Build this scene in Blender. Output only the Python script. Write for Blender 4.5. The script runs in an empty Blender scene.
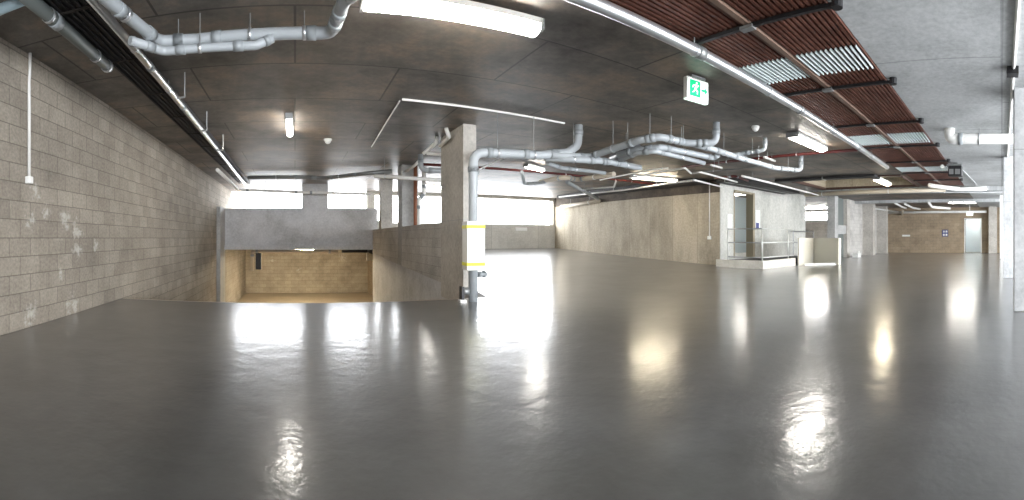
import bpy, bmesh, math, random
from mathutils import Vector, Matrix
random.seed(7)
C = bpy.context.scene.collection
SC = bpy.context.scene
PI = math.pi

# ------------------------------------------------------------------ camera
F, X0, HZ, CAMZ = 450.0, 295.0, 238.0, 1.0       # cylindrical panorama: pixels per radian, bearing 0 column, horizon row, eye height
cd = bpy.data.cameras.new('camera'); cam = bpy.data.objects.new('camera', cd); C.objects.link(cam)
cd.type = 'PANO'; cd.panorama_type = 'CENTRAL_CYLINDRICAL'
cd.central_cylindrical_range_u_min = -512 / F; cd.central_cylindrical_range_u_max = 512 / F
cd.central_cylindrical_range_v_min = (HZ - 500) / F; cd.central_cylindrical_range_v_max = HZ / F
cd.central_cylindrical_radius = 1.0
cd.clip_start = 0.02; cd.clip_end = 300
cam.location = (0, 0, CAMZ)
cam.rotation_euler = (PI / 2, 0, -(512 - X0) / F)
SC.camera = cam

# ------------------------------------------------------------------ world, exposure, daylight
SC.view_settings.view_transform = 'Standard'; SC.view_settings.look = 'None'
SC.view_settings.gamma = 1; SC.view_settings.use_curve_mapping = False
SC.view_settings.exposure = 1.95
w = bpy.data.worlds.new('sky'); SC.world = w; w.use_nodes = True
bg = w.node_tree.nodes['Background']
bg.inputs[0].default_value = (0.93, 0.96, 1.0, 1); bg.inputs[1].default_value = 5.0
SC.cycles.max_bounces = 10; SC.cycles.diffuse_bounces = 6; SC.cycles.glossy_bounces = 4
SC.cycles.sample_clamp_indirect = 6.0
LAMP = 14.0          # emission of the fluorescent diffusers

def portal(name, loc, rot, sx, sy):
    l = bpy.data.lights.new(name, 'AREA'); l.shape = 'RECTANGLE'; l.size = sx; l.size_y = sy
    l.cycles.is_portal = True
    o = bpy.data.objects.new(name, l); o.location = loc; o.rotation_euler = rot; C.objects.link(o)
# daylight guides standing in the openings (they give no light of their own)
portal('ramp_opening_portal', (0.1, 17.3, 2.6), (-PI/2, 0, 0), 6.0, 1.0)
portal('ribbon_opening_portal', (7.7, 19.9, 2.25), (-PI/2, 0, 0), 9.6, 1.2)
portal('rear_opening_portal', (12.5, -5.3, 1.65), (PI/2, 0, 0), 25.0, 2.7)
portal('side_opening_portal', (30.3, 11.6, 2.6), (0, PI/2, 0), 0.6, 6.0)

# ------------------------------------------------------------------ pixel row / column of the photo -> place
def at(px, py, z):
    d = (z - CAMZ) * F / (HZ - py); a = (px - X0) / F
    return Vector((d * math.sin(a), d * math.cos(a), z))
def aty(px, Y, z):
    return Vector((Y * math.tan((px - X0) / F), Y, z))
def atx(px, X, z):
    return Vector((X, X / math.tan((px - X0) / F), z))

# ------------------------------------------------------------------ materials
MATS = {}
def mat(name, col, rough=0.6, metal=0.0, emit=None, es=0.0, spec=0.5):
    m = bpy.data.materials.new(name); m.use_nodes = True
    p = m.node_tree.nodes['Principled BSDF']
    p.inputs['Base Color'].default_value = (*col, 1); p.inputs['Roughness'].default_value = rough
    p.inputs['Metallic'].default_value = metal; p.inputs['Specular IOR Level'].default_value = spec
    if emit:
        p.inputs['Emission Color'].default_value = (*emit, 1); p.inputs['Emission Strength'].default_value = es
    MATS[name] = m
    return m
class NT:
    def __init__(s, m): s.t = m.node_tree; s.p = s.t.nodes['Principled BSDF']
    def n(s, typ, **kw):
        x = s.t.nodes.new(typ)
        for k, v in kw.items():
            if k.startswith('_'): setattr(x, k[1:], v)
            else: x.inputs[k.replace('__', ' ')].default_value = v
        return x
    def l(s, a, b): s.t.links.new(a, b)
    def coord(s, axes='xyz', scale=(1, 1, 1)):
        tc = s.n('ShaderNodeTexCoord'); sp = s.n('ShaderNodeSeparateXYZ'); s.l(tc.outputs['Object'], sp.inputs[0])
        cb = s.n('ShaderNodeCombineXYZ')
        for i, a in enumerate(axes):
            mu = s.n('ShaderNodeMath', _operation='MULTIPLY'); mu.inputs[1].default_value = scale[i]
            if a == '0': continue
            s.l(sp.outputs['xyz'.index(a)], mu.inputs[0]); s.l(mu.outputs[0], cb.inputs[i])
        return cb.outputs[0]
    def noise(s, vec, scale, detail=6, rough=0.6):
        x = s.n('ShaderNodeTexNoise', Scale=scale, Detail=detail, Roughness=rough); s.l(vec, x.inputs['Vector']); return x.outputs['Fac']
    def ramp(s, fac, stops):
        r = s.n('ShaderNodeValToRGB'); s.l(fac, r.inputs[0]); e = r.color_ramp.elements
        while len(e) < len(stops): e.new(0.5)
        for el, (p_, c_) in zip(e, stops):
            el.position = p_; el.color = (*c_, 1) if len(c_) == 3 else c_
        return r.outputs[0]
    def mix(s, fac, a, b, mode='MIX'):
        x = s.n('ShaderNodeMix', _data_type='RGBA', _blend_type=mode)
        for sock, v in ((x.inputs[0], fac), (x.inputs[6], a), (x.inputs[7], b)):
            if hasattr(v, 'links'): s.l(v, sock)
            else: sock.default_value = v if not isinstance(v, tuple) else (*v, 1)
        return x.outputs[2]
    def math(s, op, a, b):
        x = s.n('ShaderNodeMath', _operation=op)
        for i, v in enumerate((a, b)):
            if hasattr(v, 'links'): s.l(v, x.inputs[i])
            else: x.inputs[i].default_value = v
        return x.outputs[0]
    def bump(s, h, strength=0.3, dist=0.02):
        b = s.n('ShaderNodeBump', Strength=strength, Distance=dist); s.l(h, b.inputs['Height']); s.l(b.outputs[0], s.p.inputs['Normal'])

def blocks(name, axes, c1, c2, mortar, smears=None, stain=(0.08, 0.07, 0.06)):
    m = mat(name, c1, 0.9, spec=0.2); k = NT(m); v = k.coord(axes)
    b = k.n('ShaderNodeTexBrick', Scale=1.0)
    b.inputs['Brick Width'].default_value = 0.4; b.inputs['Row Height'].default_value = 0.2
    b.inputs['Mortar Size'].default_value = 0.006; b.inputs['Mortar Smooth'].default_value = 0.3; b.inputs['Bias'].default_value = 0
    b.inputs['Color1'].default_value = (*c1, 1); b.inputs['Color2'].default_value = (*c2, 1); b.inputs['Mortar'].default_value = (*mortar, 1)
    k.l(v, b.inputs['Vector'])
    n1 = k.noise(v, 0.9, 8, 0.7)
    c = k.mix(k.ramp(n1, [(0.42, (0, 0, 0)), (0.75, (0.55, 0.55, 0.55))]), b.outputs['Color'], stain)
    n2 = k.noise(v, 30, 4)
    c = k.mix(0.35, c, k.ramp(n2, [(0.25, (0.15, 0.15, 0.15)), (0.75, (0.85, 0.85, 0.85))]), 'OVERLAY')
    if smears:
        tot = None
        for (a, z, r) in smears:
            d = k.n('ShaderNodeVectorMath', _operation='DISTANCE'); k.l(v, d.inputs[0]); d.inputs[1].default_value = (a, z, 0)
            q = k.math('SUBTRACT', 1.0, k.math('DIVIDE', d.outputs['Value'], r)); q = k.math('MAXIMUM', q, 0.0)
            tot = q if tot is None else k.math('MAXIMUM', tot, q)
        nn = k.noise(v, 9, 6, 0.7)
        f = k.math('MULTIPLY', k.math('SUBTRACT', k.math('ADD', k.math('MULTIPLY', tot, 0.35), nn), 0.70), 6.0)
        f = k.math('MINIMUM', k.math('MAXIMUM', f, 0.0), 1.0)
        f = k.math('MULTIPLY', f, k.math('MINIMUM', k.math('MULTIPLY', tot, 4.0), 0.45))
        c = k.mix(f, c, (0.72, 0.70, 0.66))
    k.l(c, k.p.inputs['Base Color'])
    h = k.math('ADD', k.math('MULTIPLY', b.outputs['Fac'], -1.0), k.math('MULTIPLY', n2, 0.3))
    k.bump(h, 0.6, 0.012)
    return m
def concrete(name, ca, cb_, cc, axes='xyz', scale=0.8, joint=None, rough=0.75, spec=0.35, streak=None, jd=0.55):
    m = mat(name, ca, rough, spec=spec); k = NT(m); v = k.coord(axes)
    n = k.noise(v if not streak else k.coord(axes, streak), scale, 9, 0.68)
    c = k.ramp(n, [(0.34, ca), (0.5, cb_), (0.66, cc)])
    n2 = k.noise(v, 14, 5, 0.7)
    c = k.mix(0.3, c, k.ramp(n2, [(0.3, (0.2, 0.2, 0.2)), (0.7, (0.8, 0.8, 0.8))]), 'OVERLAY')
    h = n2
    if joint:
        b = k.n('ShaderNodeTexBrick', Scale=1.0); k.l(k.coord(joint[3] if len(joint) > 3 else axes), b.inputs['Vector'])
        b.inputs['Brick Width'].default_value = joint[0]; b.inputs['Row Height'].default_value = joint[1]
        b.inputs['Mortar Size'].default_value = joint[2]; b.inputs['Mortar Smooth'].default_value = 0.2; b.inputs['Bias'].default_value = 0
        b.inputs['Color1'].default_value = (0.86, 0.86, 0.86, 1); b.inputs['Color2'].default_value = (1, 1, 1, 1)
        b.inputs['Mortar'].default_value = (jd, jd, jd, 1)
        c = k.mix(1.0, c, b.outputs['Color'], 'MULTIPLY')
        h = k.math('SUBTRACT', k.math('MULTIPLY', n2, 0.15), b.outputs['Fac'])
    k.l(c, k.p.inputs['Base Color']); k.bump(h, 0.25, 0.01)
    return m

M_blockL = blocks('grey_blockwork', 'yz0', (0.37, 0.33, 0.275), (0.295, 0.262, 0.22), (0.19, 0.168, 0.14),
                  [(4.3, 1.55, .22), (4.2, 1.2, .22), (5.0, 1.22, .3), (5.3, 1.1, .3), (5.35, .85, .28), (4.55, 1.3, .2), (4.2, 0.15, .3), (5.2, 0.12, .35), (4.9, .55, .15), (5.9, .9, .2)])
M_blockR = blocks('parapet_blockwork', 'yz0', (0.62, 0.60, 0.57), (0.54, 0.52, 0.49), (0.4, 0.38, 0.36))
M_blockF = blocks('tan_blockwork', 'yz0', (0.43, 0.34, 0.24), (0.37, 0.29, 0.20), (0.25, 0.2, 0.145))
M_blockB = blocks('tan_blockwork_lower', 'xz0', (0.46, 0.40, 0.31), (0.40, 0.345, 0.265), (0.28, 0.235, 0.18), [(-1.3, -.25, .35), (0.2, -.8, .3), (2.7, -.1, .45)])
M_blockS = blocks('pale_blockwork', 'xz0', (0.62, 0.60, 0.57), (0.56, 0.54, 0.51), (0.4, 0.39, 0.37))
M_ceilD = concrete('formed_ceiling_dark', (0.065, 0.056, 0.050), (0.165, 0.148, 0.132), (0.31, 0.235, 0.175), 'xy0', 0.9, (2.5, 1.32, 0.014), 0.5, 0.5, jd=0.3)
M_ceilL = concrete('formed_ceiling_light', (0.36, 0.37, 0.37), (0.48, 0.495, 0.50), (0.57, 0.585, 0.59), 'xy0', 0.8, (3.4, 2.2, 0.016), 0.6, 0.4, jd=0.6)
M_wallT = concrete('formed_wall_tan', (0.31, 0.27, 0.205), (0.45, 0.395, 0.305), (0.54, 0.475, 0.375), 'yz0', 1.1, (1.2, 2.7, 0.008), streak=(1, .35, 1))
M_wallG = concrete('formed_wall_grey', (0.36, 0.36, 0.33), (0.5, 0.5, 0.465), (0.58, 0.57, 0.53), 'xyz', 0.9, streak=(1, 1, .4))
M_conc = concrete('smooth_concrete', (0.33, 0.33, 0.32), (0.42, 0.42, 0.41), (0.5, 0.5, 0.485), 'xyz', 0.8)
M_ramp = concrete('ramp_upstand_concrete', (0.42, 0.42, 0.42), (0.55, 0.55, 0.56), (0.64, 0.64, 0.65), 'xyz', 0.8)
M_colT = concrete('column_concrete_warm', (0.40, 0.375, 0.34), (0.50, 0.475, 0.435), (0.57, 0.545, 0.50), 'xyz', 1.1)
M_colB = concrete('column_concrete_cool', (0.46, 0.47, 0.48), (0.56, 0.57, 0.58), (0.63, 0.64, 0.65), 'xyz', 1.0)
M_backw = concrete('back_wall_concrete', (0.45, 0.43, 0.38), (0.56, 0.54, 0.485), (0.64, 0.615, 0.56), 'xz0', 0.9, (2.6, 4, 0.01))
M_kerb = concrete('kerb_cream', (0.55, 0.53, 0.47), (0.66, 0.64, 0.58), (0.72, 0.70, 0.64), 'xyz', 2)

def floor_mat():
    m = mat('sealed_floor', (0.13, 0.128, 0.12), 0.13, spec=0.5); k = NT(m); v = k.coord('xy0')
    n = k.noise(v, 0.35, 5, 0.6)
    c = k.ramp(n, [(0.3, (0.048, 0.048, 0.046)), (0.7, (0.075, 0.075, 0.072))])
    n2 = k.noise(v, 2.2, 6, 0.7)
    c = k.mix(0.12, c, k.ramp(n2, [(0.35, (0.06, 0.06, 0.06)), (0.7, (0.3, 0.3, 0.3))]))
    k.l(c, k.p.inputs['Base Color'])
    r = k.n('ShaderNodeMapRange'); k.l(k.noise(v, 0.9, 5, 0.65), r.inputs[0])
    r.inputs[1].default_value = 0.3; r.inputs[2].default_value = 0.7; r.inputs[3].default_value = 0.277; r.inputs[4].default_value = 0.31
    k.l(r.outputs[0], k.p.inputs['Roughness'])
    h = k.math('ADD', k.noise(v, 5, 3, 0.5), k.math('MULTIPLY', k.noise(v, 22, 2, 0.5), 0.25))
    k.bump(h, 0.2, 0.02)
    k.p.inputs['IOR'].default_value = 1.4
    k.p.inputs['Coat Weight'].default_value = 0.8; k.p.inputs['Coat Roughness'].default_value = 0.16; k.p.inputs['Coat IOR'].default_value = 1.5
    k.l(k.t.nodes['Bump'].outputs[0], k.p.inputs['Coat Normal'])
    return m
M_floor = floor_mat()
M_lowfloor = concrete('lower_floor', (0.30, 0.24, 0.17), (0.36, 0.29, 0.2), (0.4, 0.33, 0.24), 'xy0', 0.8, rough=0.3)
M_pvc = mat('grey_pvc', (0.40, 0.43, 0.45), 0.4)
M_pvcd = mat('dark_grey_pvc', (0.16, 0.17, 0.18), 0.4)
M_pvcj = mat('pvc_socket', (0.30, 0.325, 0.34), 0.4)
M_pvct = mat('cream_pipe', (0.50, 0.44, 0.35), 0.45)
M_white = mat('white_conduit', (0.78, 0.77, 0.74), 0.4)
M_galv = mat('galvanised_steel', (0.72, 0.74, 0.76), 0.32, 0.85)
M_galvd = mat('dull_steel', (0.30, 0.31, 0.31), 0.45, 0.6)
M_rail = mat('grey_rail', (0.62, 0.63, 0.60), 0.4, 0.3)
M_black = mat('black_plastic', (0.012, 0.012, 0.014), 0.5)
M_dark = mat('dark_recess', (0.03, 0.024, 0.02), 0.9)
M_tray = mat('tray_black', (0.02, 0.019, 0.02), 0.6)
M_slat = concrete('rust_brown_slat', (0.06, 0.022, 0.014), (0.10, 0.036, 0.023), (0.15, 0.06, 0.04), 'xy0', 3, rough=0.55)
M_slatw = mat('pale_slat', (0.72, 0.80, 0.80), 0.4)
M_red = mat('red_pipe', (0.10, 0.014, 0.011), 0.5)
M_rust = mat('rust_pipe', (0.27, 0.10, 0.05), 0.6)
M_yel = mat('yellow_tape', (0.85, 0.82, 0.05), 0.5)
M_wp = mat('white_panel', (0.82, 0.82, 0.79), 0.5)
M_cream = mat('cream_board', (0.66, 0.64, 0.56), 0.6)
M_creamd = mat('cream_board_shaded', (0.60, 0.585, 0.52), 0.6)  # same cream board, with the front's shade put into the colour
M_green = mat('exit_green', (0.0, 0.35, 0.15), 0.4, emit=(0.0, 0.55, 0.20), es=.25)
M_signw = mat('exit_white', (0.8, 0.9, 0.85), 0.4, emit=(0.75, 1.0, 0.85), es=.45)
M_blue = mat('sign_blue', (0.06, 0.07, 0.22), 0.5)
M_room = mat('lobby_white', (0.55, 0.62, 0.66), 0.6)
M_diff = mat('lit_diffuser', (0.9, 0.9, 0.9), 0.5, emit=(1.0, 0.95, 0.87), es=LAMP)
M_diffhi = mat('lit_diffuser_lobby', (0.9, 0.9, 0.9), 0.5, emit=(1.0, 0.95, 0.87), es=LAMP*1.8)
M_difflow = mat('lit_diffuser_low', (0.9, 0.9, 0.9), 0.5, emit=(1.0, 0.86, 0.62), es=LAMP*9)
M_diffw = mat('lit_diffuser_warm', (0.9, 0.9, 0.9), 0.5, emit=(1.0, 0.86, 0.62), es=LAMP)

# ------------------------------------------------------------------ builders
OFF = {}
def bx(bm, x0, x1, y0, y1, z0, z1, rot=None, about=None):
    x0, x1 = min(x0, x1), max(x0, x1); y0, y1 = min(y0, y1), max(y0, y1)
    vs = [bm.verts.new((x, y, z)) for x in (x0, x1) for y in (y0, y1) for z in (z0, z1)]
    for f in ((0, 1, 3, 2), (4, 6, 7, 5), (0, 4, 5, 1), (2, 3, 7, 6), (0, 2, 6, 4), (1, 5, 7, 3)):
        bm.faces.new([vs[i] for i in f])
    if rot:
        bmesh.ops.rotate(bm, verts=vs, cent=about, matrix=Matrix.Rotation(rot, 3, 'Z'))
    return bm
def B(*boxes):
    bm = bmesh.new()
    for b in boxes: bx(bm, *b)
    return bm
def path_arc(pts, rb, n=6):
    """round the corners of a polyline"""
    pts = [Vector(p) for p in pts]; out = [pts[0]]
    for i in range(1, len(pts) - 1):
        a, p, b = pts[i-1], pts[i], pts[i+1]
        d1 = (a - p); d2 = (b - p); L = min(d1.length, d2.length) * 0.48
        ang = d1.angle(d2, PI)
        if ang > PI - 0.03: out.append(p); continue
        t = min(rb / math.tan(ang / 2), L)
        p1 = p + d1.normalized() * t; p2 = p + d2.normalized() * t
        for k in range(n + 1):
            s = k / n
            out.append(p1 * (1-s)**2 + p * 2*s*(1-s) + p2 * s*s)
    out.append(pts[-1]); return out
def tube(bm, pts, r, seg=12, cap=True):
    pts = [Vector(p) for p in pts]; rings = []; up = None
    for i, p in enumerate(pts):
        if i == 0: t = pts[1] - p
        elif i == len(pts) - 1: t = p - pts[i-1]
        else: t = (pts[i+1] - p).normalized() + (p - pts[i-1]).normalized()
        t.normalize()
        if up is None: up = Vector((0, 0, 1)) if abs(t.z) < 0.9 else Vector((1, 0, 0))
        s = t.cross(up)
        if s.length < 1e-4: s = t.orthogonal()
        s.normalize(); up = s.cross(t).normalized()
        rings.append([bm.verts.new(p + (s * math.cos(a) + up * math.sin(a)) * r) for a in [2*PI*k/seg for k in range(seg)]])
    for a, b in zip(rings, rings[1:]):
        for k in range(seg):
            bm.faces.new((a[k], a[(k+1) % seg], b[(k+1) % seg], b[k]))
    if cap:
        bm.faces.new(rings[0][::-1]); bm.faces.new(rings[-1])
    return bm
def T(pts, r, seg=12): return tube(bmesh.new(), pts, r, seg)
def obj(name, bm, m, parent=None, smooth=False, origin=None, bevel=0):
    me = bpy.data.meshes.new(name)
    bmesh.ops.recalc_face_normals(bm, faces=bm.faces)
    o_ = Vector((0, 0, 0))
    if parent is not None: o_ = OFF[parent.name]
    elif origin is not None: o_ = Vector(origin)
    if o_.length > 0: bmesh.ops.translate(bm, verts=bm.verts, vec=-o_)
    if smooth:
        for f in bm.faces: f.smooth = len(f.verts) == 4
    bm.to_mesh(me); bm.free()
    me.materials.append(MATS[m] if isinstance(m, str) else m)
    o = bpy.data.objects.new(name, me); C.objects.link(o)
    if parent is not None: o.parent = parent
    else: o.location = o_
    OFF[o.name] = o_
    if bevel:
        b = o.modifiers.new('bevel', 'BEVEL'); b.width = bevel; b.segments = 2; b.limit_method = 'ANGLE'
    return o
def struct(name, bm, m):
    o = obj(name, bm, m); o['kind'] = 'structure'; return o
def thing(name, label, cat, loc, group=None):
    o = bpy.data.objects.new(name, None); C.objects.link(o); o.empty_display_size = 0.1
    o.location = loc; o['label'] = label; o['category'] = cat; OFF[o.name] = Vector(loc)
    if group: o['group'] = group
    return o
def tag(o, label, cat, group=None):
    o['label'] = label; o['category'] = cat
    if group: o['group'] = group
    return o
def part(name, bm, m, parent, label=None, **kw):
    o = obj(name, bm, m, parent, **kw)
    if label: o['label'] = label
    return o
CEIL = 3.05
def pipe(name, label, cat, pts, r, m=M_pvc, bend=0.12, sockets=True, hang=(), group=None, ceil=CEIL, jm=None, clamps=()):
    """a run of pipe: tube, a socket each side of every bend, hangers to the slab"""
    pts = [Vector(p) for p in pts]
    t = thing(name, label, cat, pts[0], group)
    part('tube', T(path_arc(pts, bend), r), m, t, smooth=True)
    if sockets:
        for i in range(1, len(pts) - 1):
            a, p, b = pts[i-1], pts[i], pts[i+1]
            if (a-p).angle(b-p, PI) > PI - 0.06: 
                d = (b-a).normalized(); part('coupling', T([p-d*.05, p+d*.05], r*1.14), jm or M_pvcj, t, smooth=True); continue
            for q in (a, b):
                d = (q - p); L = d.length
                if L < bend * 1.5: continue
                d.normalize(); s = p + d * min(bend * 1.15, L * .5)
                part('coupling', T([s, s + d * min(.09, L*.3)], r * 1.15), jm or M_pvcj, t, smooth=True)
    for f in hang:
        i = int(f); u = f - i; p = pts[i].lerp(pts[i+1], u); d = (pts[i+1] - pts[i]).normalized()
        h = part('hanger', T([p + Vector((0, 0, r)), (p.x, p.y, ceil)], 0.006, 6), M_galvd, t)
        part('clamp_ring', T([p - d*.015, p + d*.015], r * 1.12), M_galv, h, smooth=True)
    for f in clamps:
        i = int(f); u = f - i; p = pts[i].lerp(pts[i+1], u); d = (pts[i+1] - pts[i]).normalized()
        part('clamp_ring', T([p - d*.02, p + d*.02], r * 1.15), M_galv, t, smooth=True)
    return t

# ================================================================== STRUCTURE
RX0, RX1, RY0, RY1 = -2.8, 2.95, 6.9, 17.0        # ramp well
def fz(x, y):
    if y < 8: return 0.0
    k = 1.0 if x < 12.85 else max(0.0, 1 - (x - 12.85) / 1.5)
    return 0.49 * (min(1, (y - 8) / 11.5)) ** 1.1 * k
def make_floor():
    bm = bmesh.new()
    def grid(x0, x1, y0, y1, nx, ny):
        g = [[bm.verts.new((x0+(x1-x0)*i/nx, y0+(y1-y0)*j/ny, fz(x0+(x1-x0)*i/nx, y0+(y1-y0)*j/ny))) for j in range(ny+1)] for i in range(nx+1)]
        for i in range(nx):
            for j in range(ny): bm.faces.new((g[i][j], g[i+1][j], g[i+1][j+1], g[i][j+1]))
    grid(-2.8, 31, -5.4, RY0, 1, 1)
    grid(RX1, 12.8, RY0, 19.7, 24, 30)
    grid(12.8, 31, RY0, 8.0, 1, 1); grid(12.8, 31, 8.0, 19.7, 12, 12)
    return bm
struct('floor', make_floor(), M_floor)
# ramp surface and lower storey
bm = bmesh.new()
prof = [(RY0, 0.0), (7.3, -0.05), (7.9, -0.16), (16.6, -1.95), (17.4, -2.08), (18.2, -2.1), (25.4, -2.1)]
pv = [(bm.verts.new((RX0, y, z)), bm.verts.new((RX1 + (1.2 if y > 17.2 else 0), y, z))) for y, z in prof]
for a, b in zip(pv, pv[1:]): bm.faces.new((a[0], a[1], b[1], b[0]))
struct('floor_ramp', bm, M_lowfloor)
struct('wall_left', B((-3.1, -2.8, -5.4, 25.6, -2.4, 3.05)), M_blockL)
struct('trim_1', B((-2.8, -2.66, 15.9, 17.0, -2.2, 2.13)), M_conc)   # concrete nib beside the ramp opening
# ramp side: concrete upstand wall below the slab, block parapet on it
bm = bmesh.new()
ys = [RY0 + i * .5 for i in range(21)]
lo = []
for y in ys:
    lo.append([bm.verts.new((x, y, z)) for x, z in ((RX1, -2.3), (RX1, fz(4, y) + .06 * (y > 7.2)), (RX1 + .2, fz(4, y) + .06 * (y > 7.2)), (RX1 + .2, -2.3))])
for a, b in zip(lo, lo[1:]):
    for k in range(4): bm.faces.new((a[k], a[(k+1) % 4], b[(k+1) % 4], b[k]))
bm.faces.new(lo[0]); bm.faces.new(lo[-1][::-1])
struct('wall_ramp', bm, M_ramp)
bm = bmesh.new(); lo = []
for i in range(19):
    y = 8.0 + i * .5
    lo.append([bm.verts.new((x, y, z)) for x, z in ((RX1 + .01, fz(4, y) + .06), (RX1 + .01, 1.32), (RX1 + .19, 1.32), (RX1 + .19, fz(4, y) + .06))])
for a, b in zip(lo, lo[1:]):
    for k in range(4): bm.faces.new((a[k], a[(k+1) % 4], b[(k+1) % 4], b[k]))
bm.faces.new(lo[0]); bm.faces.new(lo[-1][::-1])
struct('wall_parapet', bm, M_blockR)
# beam wall over the ramp
struct('wall_ramp_end', B((-2.8, 3.15, 17.0, 17.3, 0.56, 2.13), (.27, 1.25, 17.0, 17.3, 2.13, 3.05), (-2.8, 3.15, 16.85, 17.0, .56, .72)), M_ramp)
struct('wall_lower', B((-2.8, 4.4, 25.4, 25.7, -2.4, .56)), M_blockB)
struct('wall_lower_side', B((4.15, 4.4, 17.0, 25.4, -2.4, .56), (RX1+.2, 4.4, 16.9, 17.2, -2.4, .56)), M_blockF)
struct('ceiling_lower', B((-2.8, 4.4, 17.3, 25.7, .56, .8)), M_ceilD)
# back wall with ribbon opening
struct('wall_back', B((RX1 + .2, 12.9, 19.5, 19.8, 0, 1.68), (RX1 + .2, 12.9, 19.5, 19.8, 2.9, 3.05), (RX1+.2, RX1 + .4, 17.3, 19.8, .8, 1.68),
                      (RX1+.2, 3.5, 19.5, 19.8, 1.68, 2.9), (12.6, 12.9, 19.5, 19.8, 1.68, 2.9)), M_backw)
# middle concrete wall and the wall with the doorway
struct('wall_middle', B((12.7, 12.9, 9.2, 19.5, -.1, 2.6)), M_wallT)
struct('trim_5', B((12.7, 12.9, 9.2, 19.5, 2.6, 3.05)), concrete('dark_top_band', (.05, .04, .032), (.09, .072, .055), (.13, .105, .08), 'yz0', 1.5))  # top of the middle wall, coloured darker than the rest
DX0, DX1, DY = 13.56, 14.88, 9.2
struct('wall_doorway', B((12.9, DX0, DY-.01, DY+.25, 0, 3.05), (12.7, 12.9, DY-.03, DY-.001, 0, 3.05), (DX1, 19.7, DY-.01, DY+.25, 0, 3.05), (DX0, DX1, DY-.01, DY+.25, 2.72, 3.05)), M_wallG)
struct('door_1', B((DX0-.02, DX0+.05, DY-.02, DY+.27, .27, 2.75), (DX1-.03, DX1+.12, DY-.03, DY+.28, .27, 2.75), (DX0, DX1, DY-.02, DY+.27, 2.68, 2.76)),
       mat('door_frame_bronze', (0.27, 0.23, 0.16), .5))
struct('wall_lobby', B((12.9, 19.7, 12.4, 12.55, 0, 3.05), (19.55, 19.7, DY+.25, 12.4, 0, 3.05), (12.9, 13.1, DY+.25, 12.5, 0, 3.05)), M_room)
struct('floor_lobby', B((12.9, 19.55, DY, 12.4, .2, .27)), M_conc)
# right far structure
struct('wall_far', B((30, 30.3, -5.4, 1.4, 0, 3.05), (30, 30.3, 2.45, 8.6, 0, 3.05), (30, 30.3, 1.4, 2.45, 2.27, 3.05),
                     ), M_blockF)
struct('wall_far_bay', B((30, 30.3, 8.6, 14.8, 0, 2.3), (30, 30.3, 8.6, 14.8, 2.9, 3.05)), blocks('pale_blockwork_bay', 'yz0', (0.62, 0.60, 0.57), (0.56, 0.54, 0.51), (0.4, 0.39, 0.37)))
struct('door_2', B((29.97, 30.33, 1.34, 1.4, 0, 2.3), (29.97, 30.33, 2.45, 2.51, 0, 2.3), (29.97, 30.33, 1.34, 2.51, 2.27, 2.33)), M_wp)
struct('wall_store', B((32.5, 32.7, 0, 4, 0, 2.8), (30.3, 32.5, 0.2, .4, 0, 2.8), (30.3, 32.5, 3.4, 3.6, 0, 2.8), (30.3, 32.5, .2, 3.6, 2.7, 2.8)), M_room)
struct('floor_store', B((30.3, 32.5, .2, 3.6, -.1, 0)), M_conc)
struct('wall_side', B((22.6, 30, 8.0, 8.25, 0, 3.05)), M_blockS)
struct('wall_side_end', B((19.7, 30.3, 14.6, 14.8, 0, 3.05), (19.7, 19.85, 9.45, 14.6, 0, 3.05)), M_blockS)
# rear of the car park, behind the camera: unseen open bay, added to light the pale ceiling
struct('wall_rear', B((-2.8, 0.0, -5.4, -5.1, 0, 3.05), (0.0, 25, -5.4, -5.1, 0, .3), (0.0, 25, -5.4, -5.1, 3.0, 3.05), (25, 30, -5.4, -5.1, 0, 3.05)), M_blockS)
# ceiling slabs with the slatted slot and the raised bay
SX0, SX1, SY0, SY1 = -1.2, 17.3, 1.47, 3.08       # slot
HX0, HX1, HY0, HY1 = 14.4, 17.4, 3.25, 7.2        # raised bay
Zt = 3.5
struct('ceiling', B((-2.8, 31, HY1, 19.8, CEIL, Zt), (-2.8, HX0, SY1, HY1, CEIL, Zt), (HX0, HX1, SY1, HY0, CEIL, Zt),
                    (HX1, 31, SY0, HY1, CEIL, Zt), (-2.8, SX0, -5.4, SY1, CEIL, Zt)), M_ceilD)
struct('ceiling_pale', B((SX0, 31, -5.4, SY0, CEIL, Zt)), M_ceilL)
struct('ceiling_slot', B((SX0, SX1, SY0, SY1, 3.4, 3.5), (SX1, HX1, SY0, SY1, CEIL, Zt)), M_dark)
struct('ceiling_bay', B((HX0, HX1, HY0, HY1, 3.42, 3.5)), M_kerb)
struct('trim_2', B((HX0-.25, HX0+.03, HY0, HY1, 3.02, 3.1), (HX1-.03, HX1+.1, HY0, HY1, 3.02, 3.1), (HX0, HX1, HY0-.02, HY0+.03, 3.0, 3.1), (HX0, HX1, HY1-.03, HY1+.12, 3.0, 3.1)), mat('dark_brown_rim', (.05, .022, .015), .6))
struct('trim_4', B((HX0, HX0+.02, HY0, HY1, 3.1, 3.42), (HX1-.02, HX1, HY0, HY1, 3.1, 3.42), (HX0, HX1, HY0, HY0+.02, 3.1, 3.42), (HX0, HX1, HY1-.02, HY1, 3.1, 3.42)), M_wallT)
struct('trim_3', B((17.75, 18.1, -5, 8, 2.88, 3.05), (23.6, 23.9, -5, 8, 2.9, 3.05)), M_ceilL)   # shallow downstand beams

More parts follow.
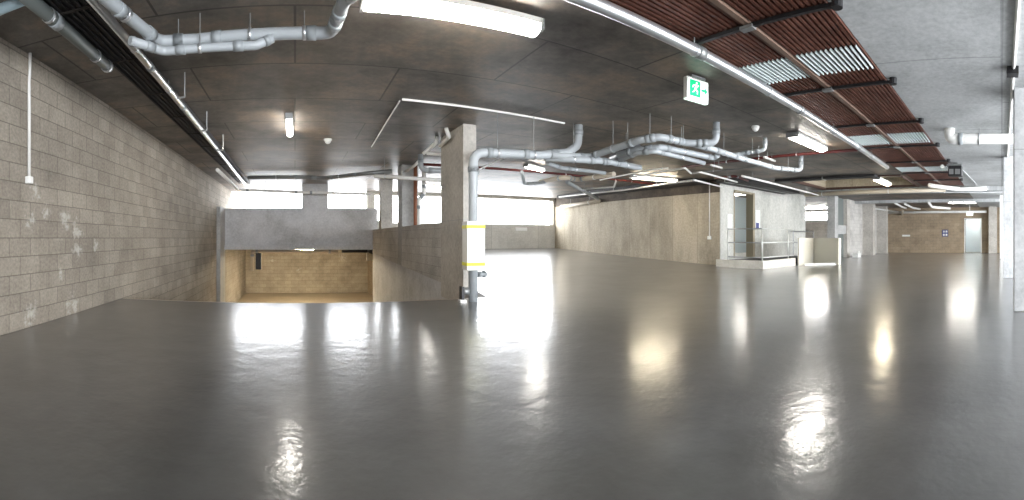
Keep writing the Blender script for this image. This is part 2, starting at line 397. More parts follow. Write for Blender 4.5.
# ================================================================== COLUMNS
def column(x0, x1, y0, y1, z0, label, m, band=None, group=None):
    t = thing('concrete_column', label, 'column', ((x0+x1)/2, (y0+y1)/2, z0), group)
    part('shaft', B((x0, x1, y0, y1, z0, CEIL)), m, t, bevel=.012)
    if band: part('joint_line', B((x0-.003, x1+.003, y0-.003, y1+.003, band, band+.008)), M_galvd, t)
    return t
column(2.94, 3.2, 7.5, 8.75, -.2, 'wide concrete blade column behind the downpipe at the ramp edge', M_colT, 1.33)
column(2.95, 3.42, 12.2, 12.7, 0.2, 'square grey concrete column rising from the ramp parapet', M_conc)
column(2.98, 3.4, 15.4, 15.8, 0.5, 'slim tan concrete column at the far end of the ramp parapet', M_colT)
column(6.1, 6.55, -.6, -.165, 0, 'pale concrete column cut by the right edge of the photo', M_colB, 2.2)
column(11.2, 11.6, -.45, -.04, 0, 'pale concrete column second nearest along the right-hand row', M_colB, 1.9)
column(21.6, 21.95, -.25, .1, 0, 'white column third along the right-hand row', M_wp)
column(29.2, 29.95, .32, .86, 0, 'tan concrete pier right of the far doorway', M_colT)
for (x0, lab) in ((25.0, 'pale pier on the side wall, the nearer of two'), (28.0, 'pale pier on the side wall nearest the far corner')):
    column(x0, x0+.45, 7.35, 8.02, 0, lab, M_colT)
t = thing('concrete_column', 'grey-green column with a light collar right of the cream board box', 'column', (20.9, 8.0, 0))
part('shaft', B((20.3, 20.75, 7.9, 8.3, 0, CEIL)), M_conc, t); 
part('recess_panel', B((20.75, 22.2, 8.15, 8.3, 0, CEIL)), mat('grey_green_panel', (.17, .19, .18), .6), t, 'dark grey-green panel')
part('collar', B((20.74, 22.2, 8.0, 8.15, 1.2, 1.65)), M_conc, t)
part('edge_post', B((22.2, 22.6, 7.95, 8.3, 0, CEIL)), M_colT, t)

# ================================================================== SLATTED SLOT
bays = [(-1.2, 1.6), (1.6, 3.6), (3.6, 5.6), (5.6, 7.6), (7.6, 9.6), (9.6, 11.6), (11.6, 13.6), (13.6, 15.4), (15.4, 17.3)]
whites = {2: (4.5, 5.15), 4: (8.5, 9.4), 6: (12.6, 13.5)}
ords = ['first', 'second', 'third', 'fourth', 'fifth', 'sixth', 'seventh', 'eighth', 'ninth']
for i, (x0, x1) in enumerate(bays):
    for side, (y0, y1) in (('right', (1.49, 2.24)), ('left', (2.32, 3.06))):
        wtxt = ' with a pale insert' if i in whites else ''
        t = thing('ceiling_grille', f'rust-brown slatted ceiling grille{wtxt}, {side} row, {ords[i]} bay from the camera', 'ceiling grille', ((x0+x1)/2, (y0+y1)/2, 3.03), 'rust-brown ceiling grilles')
        n = 13; bm = bmesh.new(); bw = bmesh.new(); b2 = bmesh.new()
        for k in range(n):
            y = y0 + (y1-y0) * (k+.5) / n; h = .015
            a, b = whites.get(i, (x1, x1))
            bx(bm, x0+.02, a-.02, y-h, y+h, 3.03, 3.09)
            if i in whites:
                bx(bw, a, b, y-h*.45, y+h*.45, 3.02, 3.05); bx(b2, b+.02, x1-.02, y-h, y+h, 3.03, 3.09)
        part('slats', bm, M_slat, t)
        if i in whites: part('pale_slats', bw, M_slatw, t, 'pale slats'); part('slats', b2, M_slat, t)
        else: bw.free()
        part('edge_rail', B((x0, x1, y0-.01, y0, 3.03, 3.1)), M_slat, t)
t = thing('centre_rail', 'long brown rail between the two rows of ceiling slats', 'rail', (8, 2.28, 3.02))
part('rail', B((-1.2, 17.3, 2.25, 2.31, 3.01, 3.06)), mat('brown_rail', (.17, .11, .08), .5), t)
for i, (x0, x1) in enumerate(bays[1:]):
    t = thing('slat_bracket', f'dark cross bracket with black end knob under the slats, {ords[i]} from the camera', 'bracket', (x0, 2.28, 3.0), 'cross brackets under the slats')
    part('cross_bar', B((x0-.02, x0+.02, 1.4, 3.06, 2.985, 3.02)), M_black, t)
    part('end_knob', T([(x0, 1.38, 3.05), (x0, 1.38, 2.97)], .05), M_black, t)
    part('foot', B((x0-.04, x0+.04, 2.21, 2.35, 2.97, 3.0)), M_galvd, t)
pipe('sprinkler_main', 'thick galvanised pipe running along the edge of the rust-brown ceiling slats', 'pipe',
     [(-1.0, 2.87, 2.9), (3.62, 2.87, 2.9), (6.0, 2.89, 2.9), (8.9, 2.95, 2.9), (11.9, 3.1, 2.93)], .058, M_galv, hang=(0.5, 0.98, 1.6, 2.5, 3.4), jm=M_galvd)

# ================================================================== LIGHTS
def batten(label, c, L, ang, m=M_diff, wd=.13, z=CEIL, group='batten lights on the ceiling', name='batten_light', stem=0):
    t = thing(name, label, 'light', (0, 0, 0), group)
    part('housing', B((-L/2, L/2, -wd/2, wd/2, -.05, 0)), M_wp, t)
    bm = bmesh.new()
    tube(bm, [(-L/2+.02, 0, 0), (L/2-.02, 0, 0)], wd*.45, 16)
    bmesh.ops.scale(bm, verts=bm.verts, vec=(1, 1, min(1, .06/(wd*.45)))); bmesh.ops.translate(bm, verts=bm.verts, vec=(0, 0, -.065))
    if stem: part('stem', B((-.3, -.28, -.01, .01, 0, stem)), M_galvd, t); part('stem', B((.28, .3, -.01, .01, 0, stem)), M_galvd, t)
    part('diffuser', bm, m, t, smooth=True)
    part('end_cap', B((-L/2-.015, -L/2+.02, -wd/2, wd/2, -.1, 0)), M_galvd, t); part('end_cap', B((L/2-.02, L/2+.015, -wd/2, wd/2, -.1, 0)), M_galvd, t)
    t.location = (c[0], c[1], z); t.rotation_euler = (0, 0, ang); return t
batten('big glaring batten light cut by the top edge of the photo', (1.35, 3.62), 1.6, -.03, m=M_diffhi, wd=.22, z=3.0)
batten('small batten light on the dark ceiling over the ramp approach', (-.1, 8.0), 1.25, PI/2, wd=.12)
batten('batten light beside the thick galvanised pipe and slats', (8.55, 3.92), 1.5, 0, wd=.26)
batten('batten light glowing inside the raised ceiling bay', (15.4, 4.2), 1.6, 0, m=M_diffw, wd=.3, z=3.06, stem=.36)
batten('wide bright light on the far ceiling in front of the open doorway', (24.9, 2.2), 1.5, PI/2, wd=.5)
batten('short batten light just right of the downpipe elbow', (6.3, 10.7), .9, .5, wd=.15, z=3.0)
batten('long batten light above the tan concrete wall', (10.7, 10.4), 1.7, -.25, m=M_diffw, wd=.16, z=3.03)
batten('strip light under the slab of the lower storey', (.2, 20.0), 1.3, 0, m=M_difflow, wd=.2, z=.56)
batten('lobby light seen through the open doorway', (17.0, 11.2), 1.5, PI/2, wd=.3)
batten('batten light over the bay glimpsed between the lobby wall and the grey-green column', (26.5, 11.6), 1.5, PI/2, m=M_diffhi, wd=.3)
batten('light inside the room behind the far doorway', (31.4, 1.9), 1.2, PI/2, wd=.3, z=2.69)
batten('far batten light at left of the lit back ceiling', (5.3, 16.5), 1.2, .5, wd=.15)

# exit sign near
t = thing('exit_sign', 'green and white lit running-man exit sign hanging from the dark ceiling', 'exit sign', (0, 0, 0))
part('case', B((-.19, .19, -.035, .035, -.27, -.0)), M_wp, t, bevel=.01)
part('side_lens', B((-.185, .185, -.03, .03, -.28, -.262)), M_signw, t)
part('face', B((-.17, .17, -.041, -.036, -.245, -.025)), M_signw, t)
part('green_panel', B((-.15, .035, -.045, -.042, -.235, -.035)), M_green, t, 'green panel')
def poly(pts, y, th=.004, m=M_signw, nm='pictogram'):
    bm = bmesh.new(); a = [bm.verts.new((x, y, z)) for x, z in pts]; b = [bm.verts.new((x, y-th, z)) for x, z in pts]
    bm.faces.new(a); bm.faces.new(b[::-1])
    for i in range(len(a)): bm.faces.new((a[i], a[(i+1) % len(a)], b[(i+1) % len(a)], b[i]))
    return bm
man = poly([(-.055, -.085), (-.03, -.10), (-.005, -.085), (.005, -.095), (-.03, -.118), (-.04, -.145), (-.015, -.165), (-.02, -.205), (-.032, -.205), (-.03, -.172), (-.06, -.155), (-.08, -.185), (-.11, -.195), (-.108, -.183), (-.085, -.17), (-.068, -.13), (-.065, -.105), (-.09, -.11), (-.1, -.135), (-.11, -.13), (-.1, -.1), (-.075, -.088)], -.0455)
tube(man, [(-.035, -.0455, -.068), (-.035, -.0495, -.068)], .014, 12)
part('running_man', man, M_signw, t, 'white running figure')
part('arrow', poly([(.05, -.12), (.11, -.12), (.11, -.09), (.16, -.135), (.11, -.18), (.11, -.15), (.05, -.15)], -.042, m=M_green), M_green, t, 'green arrow')
part('mount_plate', B((-.12, .12, -.05, .05, 0, .03)), M_galvd, t)
t.location = (4.42, 3.57, 3.0); t.rotation_euler = (0, 0, -.12)
# far small signs
t = thing('exit_sign', 'tiny white exit light box hanging in front of the far doorway', 'exit sign', (28, 2.0, 2.4))
part('case', B((27.95, 28.05, 1.8, 2.2, 2.4, 2.62)), M_signw, t); part('stem', T([(28, 2, 2.6), (28, 2, 3.05)], .02, 6), M_wp, t)
t = thing('wall_sign', 'small dark sign with white figures on the far tan block wall', 'sign', (29.98, 3.8, 1.1))
part('board', B((29.97, 30.0, 3.6, 4.0, 1.1, 1.55)), M_blue, t)
for (y_, z_) in ((3.65, 1.37), (3.83, 1.37), (3.65, 1.15), (3.83, 1.15)): part('figure', B((29.962, 29.97, y_, y_+.12, z_, z_+.13)), M_wp, t, 'white figure')
tag(obj('wall_sign', B((29.97, 30.0, 6.2, 6.75, 1.1, 1.22)), M_wp, origin=(29.98, 6.5, 1.1)), 'small white plate on the far tan block wall near its left corner', 'sign')
tag(obj('wall_sign', B((aty(515.5, 19.48, 0).x, aty(527, 19.48, 0).x, 19.46, 19.5, 1.36, 1.52)), M_wp, origin=(9.8, 19.48, 1.36)), 'white plate on the concrete wall below the ribbon opening', 'sign')
tag(obj('wall_sign', B((13.12, 13.42, DY-.04, DY-.01, 1.35, 1.85)), M_wp, origin=(13.3, DY, 1.35)), 'white notice left of the lobby doorway', 'sign')
t = thing('wall_sign', 'white notice with a blue patch right of the lobby doorway', 'sign', (15.2, DY-.02, 1.35))
part('board', B((15.05, 15.4, DY-.03, DY, 1.35, 2.1)), M_wp, t); part('blue_patch', B((15.08, 15.3, DY-.036, DY-.03, 1.37, 1.6)), M_blue, t, 'blue patch')
tag(obj('notice_board', B((22.5, 23.2, 14.55, 14.595, 1.0, 1.75)), M_wp, origin=(22.8, 14.58, 1.0)), 'white square notice seen above the cream board box', 'sign')

# ================================================================== DETECTORS, SPEAKER
def dome(name, label, cat, x, y, r):
    t = thing(name, label, cat, (x, y, CEIL-.08))
    part('base', T([(x, y, CEIL), (x, y, CEIL-.03)], r, 20), M_wp, t, smooth=True)
    bm = bmesh.new(); bmesh.ops.create_uvsphere(bm, u_segments=16, v_segments=8, radius=r*.82)
    bmesh.ops.translate(bm, verts=bm.verts, vec=(x, y, CEIL-.035)); part('dome', bm, M_wp, t, smooth=True)
dome('smoke_detector', 'white dome detector on the ceiling near the small batten light', 'detector', .68, 9.3, .085)
dome('smoke_detector', 'white dome detector between the exit sign and the bright batten light', 'detector', 7.05, 4.3, .075)
t = thing('ceiling_speaker', 'black boxy speaker under the pale ceiling near the slats', 'speaker', (12.2, 1.27, 2.65))
part('box', B((12.05, 12.4, 1.08, 1.45, 2.68, 2.98)), M_black, t, bevel=.015)
part('bracket', B((12.15, 12.3, 1.2, 1.32, 2.98, 3.05), (12.0, 12.05, 1.05, 1.48, 2.95, 2.99)), M_galvd, t)
part('grille', B((12.04, 12.05, 1.12, 1.26, 2.72, 2.86), (12.04, 12.05, 1.3, 1.42, 2.72, 2.86)), M_galvd, t)
part('camera_eye', T([(12.0, 1.6, 2.93), (12.2, 1.6, 2.93)], .05), M_wp, t, 'white camera')

# ================================================================== DOWNPIPE AND GUARD
pipe('downpipe', 'thick grey downpipe rising past the yellow-banded box and turning along the ceiling', 'pipe',
     [(2.75, 6.58, 0.0), (2.75, 6.58, 2.36), (3.95, 6.52, 2.4), (4.55, 6.58, 2.52), (4.80, 6.6, 2.68), (4.82, 6.6, 3.05)], .075, M_pvc, bend=.2, hang=(1.35, 1.9), clamps=(0.88,))
t = thing('pipe_guard', 'tall white box guard with yellow bands around the downpipe', 'pipe guard', (2.74, 6.53, .5))
g = Vector((2.735, 6.53, 0)); a = -.36; s = .145
def gb(x0, x1, y0, y1, z0, z1):
    return bx(bmesh.new(), g.x+x0, g.x+x1, g.y+y0, g.y+y1, z0, z1, rot=a + .25, about=g)
part('cover', gb(-s, s, -s, s, .50, 1.26), M_wp, t, bevel=.008)
for z in (.57, 1.15): part('yellow_band', gb(-s-.004, s+.004, -s-.004, s+.004, z, z+.05), M_yel, t, 'yellow band')
t = thing('pipe_fitting', 'small grey side outlet fitting under the box guard', 'fitting', (2.86, 6.56, .38))
part('stub', T([(2.82, 6.55, .42), (2.95, 6.6, .42)], .045), M_pvcj, t, smooth=True)
part('cap', T([(2.93, 6.595, .42), (2.97, 6.61, .42)], .055), M_pvcj, t, smooth=True)
t = thing('pipe_fitting', 'dark bracket and valve at the foot of the downpipe', 'fitting', (2.62, 6.5, 0))
part('valve_body', T([(2.56, 6.6, .16), (2.68, 6.58, .16)], .06), M_galvd, t, smooth=True)
part('bracket', B((2.53, 2.57, 6.5, 6.62, 0.02, .24)), M_black, t)
part('foot', B((2.5, 2.6, 6.48, 6.6, 0, .04)), M_wp, t)

# ================================================================== PIPES
P = pipe
def U(p): return Vector((p.x, p.y, CEIL))     # straight up to the slab
# middle cluster
e = at(712, 142, 2.68)
P('drain_pipe', 'thick grey pipe arching over the cluster and turning up into the ceiling', 'pipe',
  [(4.15, 6.5, 2.42), at(589, 157, 2.5), at(640, 140, 2.62), at(660, 137, 2.66), at(687, 143, 2.66), e+Vector((.12, 0, 0)), U(e+Vector((.13, 0, 0)))], .062, hang=(2.5, 3.4, 1.5), bend=.14)
P('drain_pipe', 'grey pipe stub below the arching pipe, left part of the cluster', 'pipe',
  [at(545, 158, 2.38), at(600, 161, 2.42), at(611, 162, 2.42), at(640, 168, 2.42)], .062, hang=(.5, 2.5))
P('drain_pipe', 'thin dark-ended grey pipe lowest in the left part of the cluster', 'pipe',
  [at(547, 163, 2.36), at(562, 168, 2.36), at(605, 173, 2.38)], .04, hang=(1.3,))
P('drain_pipe', 'grey pipe bending under the arching pipe, upper of the two parallel runs', 'pipe',
  [at(618, 155, 2.5), at(638, 150, 2.54), at(660, 147, 2.56), at(714, 158, 2.58), at(718, 155, 2.62)], .055, hang=(2.4, .5))
P('drain_pipe', 'grey pipe bending under the arching pipe, lower of the two parallel runs', 'pipe',
  [at(620, 160, 2.46), at(637, 153, 2.48), at(655, 151, 2.48), at(704, 163, 2.5)], .045, hang=(2.5,))
P('drain_pipe', 'dark grey short pipe feeding the parallel bent runs', 'pipe', [at(612, 158, 2.56), at(638, 147, 2.6)], .07, M_pvcd, sockets=False)
e = at(801, 170.5, 2.66)
P('drain_pipe', 'long pale pipe sloping away to an upturned end near the lobby wall', 'pipe',
  [at(684, 142, 2.66), at(712, 149, 2.66), at(740, 158, 2.66), at(775, 168, 2.66), e, U(e)], .055, hang=(1.4, 2.5, 3.5), bend=.12)
e = at(765, 150, 2.8)
P('drain_pipe', 'short grey branch pipe turning up beside the batten light', 'pipe',
  [at(728, 156, 2.68), at(740, 154, 2.74), e, U(e)], .042, hang=(1.5,), bend=.1)
P('drain_pipe', 'tan pipe with two kinks above the ribbon opening', 'pipe', [at(540, 182, 2.75), at(565, 177, 2.75), at(577, 180, 2.75), at(614, 174, 2.75)], .07, M_pvct, hang=(2.5,), bend=.2)
P('drain_pipe', 'grey pipe slanting down across the top of the tan concrete wall', 'pipe', [at(567, 182, 2.8), at(598, 199, 2.62)], .06, M_pvcj, sockets=False, hang=(.5,))
P('drain_pipe', 'cream pipe along the top of the tan concrete wall at its far corner', 'pipe', [(12.5, 18.6, 2.56), (12.5, 17.0, 2.6), (12.5, 15.6, 2.66)], .09, M_pvct, sockets=False, hang=(.5, 1.5))
P('drain_pipe', 'dark grey bracketed pipe hanging near the batten light by the downpipe', 'pipe', [at(522, 172, 2.9), at(524, 184, 2.7), at(540, 183, 2.7), at(552, 180, 2.75)], .05, M_pvcj)
cg = 'white conduits under the middle ceiling'
def cond(label, pts, r=.018, m=M_white, hang=None, name='conduit', **k):
    if hang is None: hang = (.3, len(pts)-1.3)
    return P(name, label, 'conduit', pts, r, m, sockets=False, hang=hang, bend=.06, **k)
cond('long thin white conduit running above the tan concrete wall', [at(559, 197, 2.75), at(625, 190, 2.75), at(694, 180, 2.75), at(722, 187, 2.75)], .03, hang=(.5, 1.5))
cond('thin white conduit with a U-shaped kink above the tan wall', [at(630, 178, 2.8), at(665, 171, 2.8), at(685, 168, 2.8), at(691, 173.5, 2.8), at(700, 172, 2.8), at(737, 182, 2.8)], .028)
cond('short white conduit with an upturned end by the tan pipe', [at(583, 189, 2.75), at(614, 187, 2.75), at(616, 181, 2.85)], .028)
cond('thin pale conduit above the kinked tan pipe', [at(600, 180, 2.8), at(650, 170, 2.85), at(668, 168, 2.85)], .022)
cond('white conduit sloping along the top of the lobby wall', [at(742, 176, 2.85), at(775, 184, 2.83), at(818, 195, 2.8)], .035)
cond('short white conduit piece left of the lobby wall', [at(711, 165, 2.85), at(722, 168, 2.85)], .028)
cond('short white conduit piece below the batten light', [at(764, 157, 2.9), at(775, 161, 2.9)], .028)
cond('thin grey conduit crossing above the lobby wall', [at(702, 172, 2.9), at(740, 169, 2.95), at(770, 164, 2.98)], .015, M_galvd)
cond('white conduit drop down the tan wall beside the doorway wall', [(12.68, atx(709, 12.65, 0).y, 2.9), (12.68, atx(709, 12.65, 0).y, 1.05)], .02)
tag(obj('switch_box', B((12.63, 12.7, atx(709, 12.65, 0).y-.06, atx(709, 12.65, 0).y+.06, .95, 1.07)), M_wp, origin=(12.67, 9.65, .95)), 'small white box at the foot of the conduit on the tan wall', 'switch box')
# red sprinkler lines
P('sprinkler_pipe', 'dark red pipe crossing the bright ceiling behind the downpipe', 'pipe', [(3.3, 11.5, 2.96), (12.4, 11.4, 2.96)], .035, M_red, hang=(.2, .5, .8), sockets=False)
P('sprinkler_pipe', 'dark red pipe crossing the ceiling behind the pale batten light', 'pipe', [(9.6, 3.2, 2.98), (9.55, 8.2, 2.98)], .035, M_red, hang=(.3, .7), sockets=False)
P('sprinkler_pipe', 'short red pipes over the corner of the lobby wall', 'pipe', [at(715, 178, 2.9), at(735, 176, 2.9), at(748, 181, 2.88)], .035, M_red)
# service clutter above the middle wall: dark ducts
for lab, b in (('dark ceiling duct above the tan concrete wall', (11.85, 12.6, 9.7, 18.0, 2.9, 3.04)), ('dark ceiling duct along the lobby wall', (12.3, 17.2, 8.3, 9.1, 2.88, 3.04)),
               ('narrow dark duct left of the raised ceiling bay', (13.75, 14.1, 4.0, 7.6, 2.96, 3.04))):
    t = thing('service_duct', lab, 'duct', ((b[0]+b[1])/2, (b[2]+b[3])/2, b[4])); part('casing', B(b), M_tray, t); 
    part('flange', B((b[0]-.01, b[1]+.01, (b[2]+b[3])/2-.02, (b[2]+b[3])/2+.02, b[4]-.012, b[5])), M_galvd, t)
# thin strips on the ceiling
tag(obj('conduit', T([(1.56, 6.42, 3.035), (4.5, 6.6, 3.035)], .018, 8), M_white, origin=(1.56, 6.42, 3.03)), 'long thin white conduit on the dark ceiling, crosswise part of the L', 'conduit')
tag(obj('conduit', T([(1.54, 6.5, 3.035), (1.7, 9.9, 3.035)], .012, 8), M_white, origin=(1.54, 6.5, 3.03)), 'thin white conduit on the dark ceiling running away to form an L', 'conduit')
# top left
P('drain_pipe', 'thick grey pipe crossing the top left and elbowing toward the camera at both ends', 'pipe',
  [(-1.5, 2.0, 2.85), (-1.42, 3.2, 2.85), (-1.26, 4.05, 2.85), (-.9, 4.1, 2.85), (.33, 4.05, 2.85), (.38, 3.5, 2.85), (.5, 3.2, 2.85), (.5, 3.15, 3.05)], .055, hang=(2.5, 3.4, 3.8), bend=.12, clamps=(1.3,))
P('drain_pipe', 'thinner grey pipe just below the thick one at top left', 'pipe',
  [(-1.42, 3.7, 2.74), (-1.2, 4.0, 2.73), (-.35, 4.03, 2.73), (-.2, 4.05, 2.8)], .04, hang=(1.4,), bend=.1)
P('drain_pipe', 'white pipe stub at the top edge beside the glaring light', 'pipe', [(.5, 3.45, 2.93), (1.0, 3.3, 2.93), (1.05, 3.3, 3.05)], .035, M_white)
P('drain_pipe', 'dull grey pipe with an open sawn end above the left block wall', 'pipe', [(-1.98, 2.2, 2.9), (-2.0, 3.4, 2.9), (-2.02, 4.6, 2.9)], .06, mat('dull_green_grey_pipe', (.15, .17, .165), .5), hang=(.9, 1.7), clamps=(1.95,))
P('drain_pipe', 'blue-grey pipe crossing the very top left corner', 'pipe', [(-2.75, 3.02, 2.92), (-1.95, 2.98, 2.92)], .045, mat('bluegrey_pipe', (.38, .5, .56), .4), sockets=False, hang=(.3,))
P('sprinkler_main', 'long white pipe running away above the ramp beside the cable tray', 'pipe', [(-1.56, 2.2, 2.92), (-1.6, 4.8, 2.92), (-1.63, 6.4, 2.92), (-1.68, 9.5, 2.92), (-1.78, 15.9, 2.92)], .042, M_galv, hang=(.8, 1.5, 2.5, 3.3, 3.7), jm=M_pvcj)
t = thing('cable_tray', 'black ceiling cable tray running away between the two left-hand pipes', 'cable tray', (-1.82, 9, 2.98))
part('tray', B((-2.0, -1.64, 1.5, 16.2, 2.99, 3.04), (-2.01, -1.99, 1.5, 16.2, 2.95, 3.04), (-1.65, -1.63, 1.5, 16.2, 2.95, 3.04)), M_tray, t)
for k in range(5): part('cable', T([(-1.95+.065*k, 1.5, 2.975), (-1.95+.065*k, 16.2, 2.975)], .012, 6), M_black if k % 2 else M_tray, t)
for k in range(12): part('rung', B((-2.0, -1.64, 2.2+k*1.2, 2.23+k*1.2, 2.95, 2.96)), M_dark, t)
for k, (x, y) in enumerate(((-1.35, 5.4), (-1.42, 7.15), (-1.42, 8.8))):
    t = thing('drop_rod', ('nearest', 'middle', 'farthest')[k] + ' of three thin hook rods hanging beside the left white pipe', 'rod', (x, y, 2.7), 'hook rods beside the left white pipe')
    part('rod', T([(x, y, 3.05), (x, y, 2.74)], .008, 6), M_galv, t); part('hook', T([(x, y, 2.745), (x-.1, y, 2.735)], .012, 6), M_galv, t)
P('conduit', 'white conduit down the left block wall ending in a small box', 'conduit', [(-2.77, 4.15, 3.05), (-2.76, 4.13, 2.9), (-2.77, 4.13, 2.72), (-2.77, 4.13, 1.65)], .018, M_white, bend=.05, sockets=False)
t = thing('junction_box', 'small white box at the foot of the conduit on the left wall', 'junction box', (-2.78, 4.13, 1.6))
part('box', B((-2.8, -2.74, 4.09, 4.17, 1.6, 1.68)), M_wp, t, bevel=.008); part('lid', B((-2.74, -2.735, 4.1, 4.16, 1.61, 1.67)), M_white, t)
# above the ramp
P('drain_pipe', 'white pipe that turns at the left wall and crosses above the ramp opening', 'pipe', [(-1.95, 11.2, 2.72), (-1.95, 15.7, 2.68), (.3, 16.2, 2.64), (2.9, 16.2, 2.6)], .05, M_white, hang=(.5, 1.4, 2.4), bend=.2)
P('drain_pipe', 'dark pipe hanging across the ceiling above the ramp', 'pipe', [(-1.5, 14.2, 2.92), (.3, 14.2, 2.92), (.9, 14.0, 2.86), (1.8, 13.4, 2.9), (2.8, 12.8, 2.95)], .06, M_galvd, hang=(.5, 2.5), bend=.2)
P('drain_pipe', 'white pipe crossing in front of the grey parapet column', 'pipe', [(1.95, 11.0, 2.54), (4.6, 11.0, 2.46)], .05, M_white, hang=(.1, .8), sockets=False)
e = Vector((3.05, 10.6, 2.66))
P('drain_pipe', 'thick pale pipe with an upturned elbow left of the blade column', 'pipe', [U(e)+Vector((-.02, 0, 0)), e, e+Vector((1.4, -.3, -.02))], .065, bend=.16)
P('drain_pipe', 'white pipe with an offset bend dropping behind the ramp parapet', 'pipe', [(3.42, 11.6, 3.0), (3.42, 11.6, 2.2), (3.25, 11.5, 2.0), (3.25, 11.5, .5)], .055, M_white, bend=.12)
P('rusty_pipe', 'rust-brown vertical pipe beside the grey parapet column', 'pipe', [(3.3, 12.05, .45), (3.3, 12.05, 3.05)], .05, M_rust, sockets=False)
for k, (a_, b_, c_) in enumerate((((446, 128), (449, 137), (440, 146)), ((437, 137), (436, 143), (424, 153)), ((420, 160), (414, 166), (405, 172)))):
    a0 = at(*a_, 3.04); P('drain_pipe', ('small elbowed pipe touching the top of the blade column', 'small elbowed pipe under the ceiling left of the blade column', 'small elbowed pipe behind the white crossing pipe')[k], 'pipe',
      [a0, at(b_[0], b_[1], 2.9), at(c_[0], c_[1], 2.85)], .038, M_white, bend=.06, sockets=False)
P('drain_pipe', 'short level white pipe butting the blade column near its top', 'pipe', [at(427, 153.5, 2.8), at(446, 155, 2.8)], .035, M_white, sockets=False)
P('conduit', 'thin diagonal conduit between the blade column and the downpipe elbow', 'conduit', [at(478, 170, 2.85), at(512, 154, 2.98)], .02, M_white, sockets=False, hang=(.3, .8))
# lower storey
P('drain_pipe', 'cream pipe under the beam over the ramp with a drop at its left end', 'pipe', [(-1.75, 18.4, -.35), (-1.75, 18.4, .46), (1.6, 18.4, .44), (1.75, 18.4, .38)], .07, M_pvct, bend=.12)
t = thing('service_duct', 'black box beside the pipe drop in the lower storey', 'duct', (-1.5, 18.6, -.3)); part('casing', B((-1.62, -1.4, 18.5, 18.8, -.3, .4)), M_black, t)
P('drain_pipe', 'dark pipe under the slab of the lower storey at right', 'pipe', [(1.9, 18.2, .46), (2.95, 18.2, .46)], .06, M_tray, sockets=False, hang=())
# right side
P('vent_pipe', 'thick white pipe elbowing down from the pale ceiling toward the right column row', 'pipe', [(8.4, .98, 3.05), (8.4, .98, 2.86), (8.4, -1.8, 2.84)], .1, M_wp, bend=.14, hang=(1.2,))
tag(obj('conduit', T([(3.2, -.14, 3.03), (18, -.14, 3.03)], .022, 8), M_white, origin=(3.2, -.14, 3.0)), 'long thin conduit along the pale ceiling above the right-hand columns', 'conduit')
tag(obj('conduit_clip', B((5.35, 5.5, -.2, -.06, 2.96, 3.05)), M_black, origin=(5.4, -.14, 3)), 'small black clip on the conduit above the nearest right column', 'clip')
P('drain_pipe', 'cream pipe crossing under the far edge of the raised ceiling bay', 'pipe', [(17.55, 8.2, 2.86), (17.55, 5.5, 2.88), (17.5, 2.2, 2.9)], .09, M_pvct, hang=(.3, 1.3), sockets=False)
P('drain_pipe', 'white pipe slanting just right of the end of the slats', 'pipe', [(16.0, 2.6, 2.9), (17.6, 1.7, 2.92), (17.7, .6, 2.95)], .08, M_wp, sockets=False)
cond('thin dark pipe crossing the pale ceiling toward the right-hand columns', [(18.2, 8, 2.86), (18.2, -.1, 2.86)], .03, M_galvd)
cond('thin conduit beside the black speaker running away', [(12.4, 1.2, 3.0), (17.5, .9, 3.0)], .02, M_galvd)
for k, (pts, r, lab) in enumerate((([at(929, 203, 2.85), at(932, 207, 2.75), at(950, 208.5, 2.75)], .07, 'small white kinked pipe high on the far tan wall, left of the far light'),
        ([at(870, 211, 2.75), at(877, 215, 2.6), at(902, 215, 2.6), at(903, 211, 2.7)], .07, 'tan pipe with an upturned end near the far left corner'),
        ([at(905, 204, 2.9), at(913, 208, 2.8), at(920, 209, 2.8)], .06, 'short white pipe stub, middle of the far ceiling'),
        ([at(895, 203, 2.93), at(902, 207, 2.8), at(906, 208, 2.8)], .06, 'short white pipe stub just left of the middle far stub'),
        ([at(862, 207, 2.85), at(885, 210, 2.8), at(912, 214, 2.7)], .05, 'slanting white pipe at the far end of the side wall'))):
    P('drain_pipe', lab, 'pipe', pts, r, M_wp if k != 1 else M_pvct, sockets=False, bend=.15, hang=(.5,))
P('drain_pipe', 'white pipe running level across the top of the far tan wall', 'pipe', [(29.5, 7.9, 2.72), (29.5, 1.0, 2.72)], .08, M_wp, sockets=False, hang=(.3, .6))
P('drain_pipe', 'grey pipe running over the opening right of the lobby wall', 'pipe', [(20.7, 9.4, 2.2), (20.5, 8.3, 2.2)], .04, M_galvd, sockets=False)

# ================================================================== PLATFORM, RAILS, BOARD BOX
PX0, PX1, PY0, PY1, PZ = 12.35, 17.6, 7.25, 9.16, .27
t = thing('landing_platform', 'low cream concrete landing in front of the lobby doorway', 'platform', (PX0, PY0, 0))
part('kerb', B((PX0, PX0+.15, PY0, PY1-.05, 0, PZ)), M_kerb, t, bevel=.01); part('kerb', B((PX0+.15, 14.7, PY0, PY0+.15, 0, PZ)), M_kerb, t, bevel=.01)
part('deck', B((PX0+.15, 14.7, PY0+.15, PY1-.02, 0, PZ-.04)), M_tray, t, 'dark deck'); part('deck', B((14.7, PX1, 7.8, PY1-.02, 0, PZ-.04)), M_tray, t, 'dark deck')
t = thing('guard_rail', 'grey three-bar guard rail around the landing', 'railing', (PX0, PY0, PZ))
ry = PY0 + .07; rx = PX0 + .07
posts = [(rx, ry), (rx, PY1-.5), (14.25, ry)]
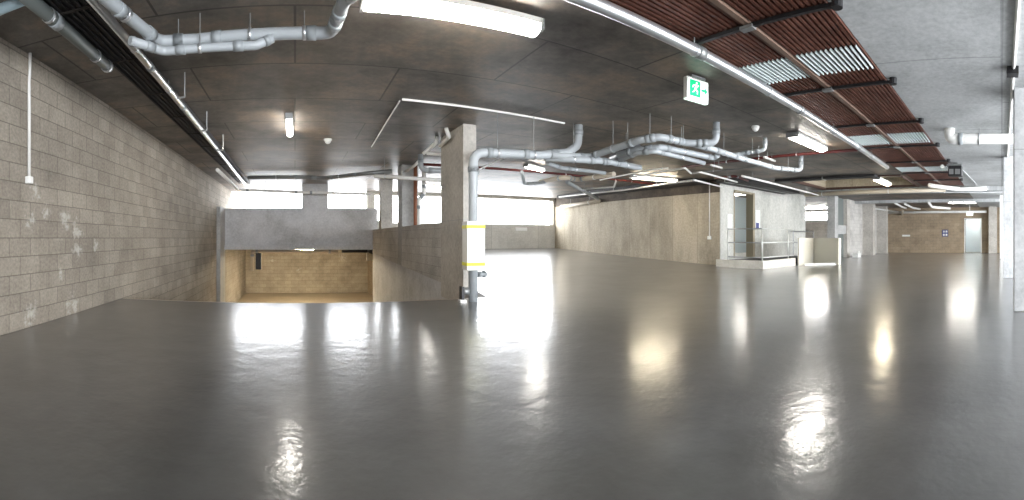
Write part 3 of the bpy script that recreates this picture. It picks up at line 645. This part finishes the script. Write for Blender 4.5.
for x, y in posts: part('post', T([(x, y, PZ), (x, y, PZ+1.05)], .024), M_rail, t, smooth=True)
for z in (.1, .58, 1.03): 
    part('bar', T([(rx, PY1-.5, PZ+z), (rx, ry, PZ+z)], .02), M_galvd, t, smooth=True)
    part('bar', T([(rx, ry, PZ+z), (14.65, ry, PZ+z)], .02), M_rail, t, smooth=True)
t = thing('handrail', 'thin grey handrail on the lobby wall side beyond the landing', 'railing', (17.7, 9.0, 0))
for x in (18.0, 20.2): part('post', T([(x, 9.0, 0), (x, 9.0, 1.3)], .025), M_galvd, t)
for z in (.8, 1.3): part('bar', T([(18.0, 9.0, z), (20.2, 9.0, z)], .022), M_galvd, t)
t = thing('board_box', 'cream board enclosure with a pale left side beside the landing', 'enclosure', (16.0, 6.2, 0))
A, Bp, Cc = at(799, 265.5, 0), at(813.5, 263.8, 0), at(836.5, 264.5, 0)
def panel(p, q, th, z0, z1, back=.0):
    d = (q - p).normalized(); n = Vector((-d.y, d.x, 0))
    if n.dot(-p) > 0: n = -n
    bm = bmesh.new(); c = [p, q, q+n*th, p+n*th]
    v = [bm.verts.new((k.x, k.y, z)) for z in (z0, z1) for k in c]
    for f in ((0, 1, 2, 3), (4, 7, 6, 5), (0, 4, 5, 1), (1, 5, 6, 2), (2, 6, 7, 3), (3, 7, 4, 0)): bm.faces.new([v[i] for i in f])
    return bm
far = (Bp - A).normalized()*0 + Vector((1.0, 1.0, 0))
zt = 1.0
Bn = Bp * 1.04
part('side_panel', panel(A, Bn, .05, 0, zt), M_cream, t, 'pale left panel')
part('front_panel', panel(Bn, Cc, .05, 0.0, zt), M_creamd, t, 'shaded front panel')
part('end_post', panel(Cc, Cc + (Cc-Bn).normalized()*.12, .12, 0, zt), M_cream, t)
part('base_strip', panel(A + (Cc-A).normalized()*.25, Cc, .12, 0, .06), M_wp, t)
tag(obj('floor_box', B((22.0, 22.5, 7.3, 7.6, 0, .22), (22.1, 22.2, 7.25, 7.3, .22, .34)), M_wp, origin=(22.2, 7.4, 0)), 'small white box on the floor at the foot of the side wall', 'box')
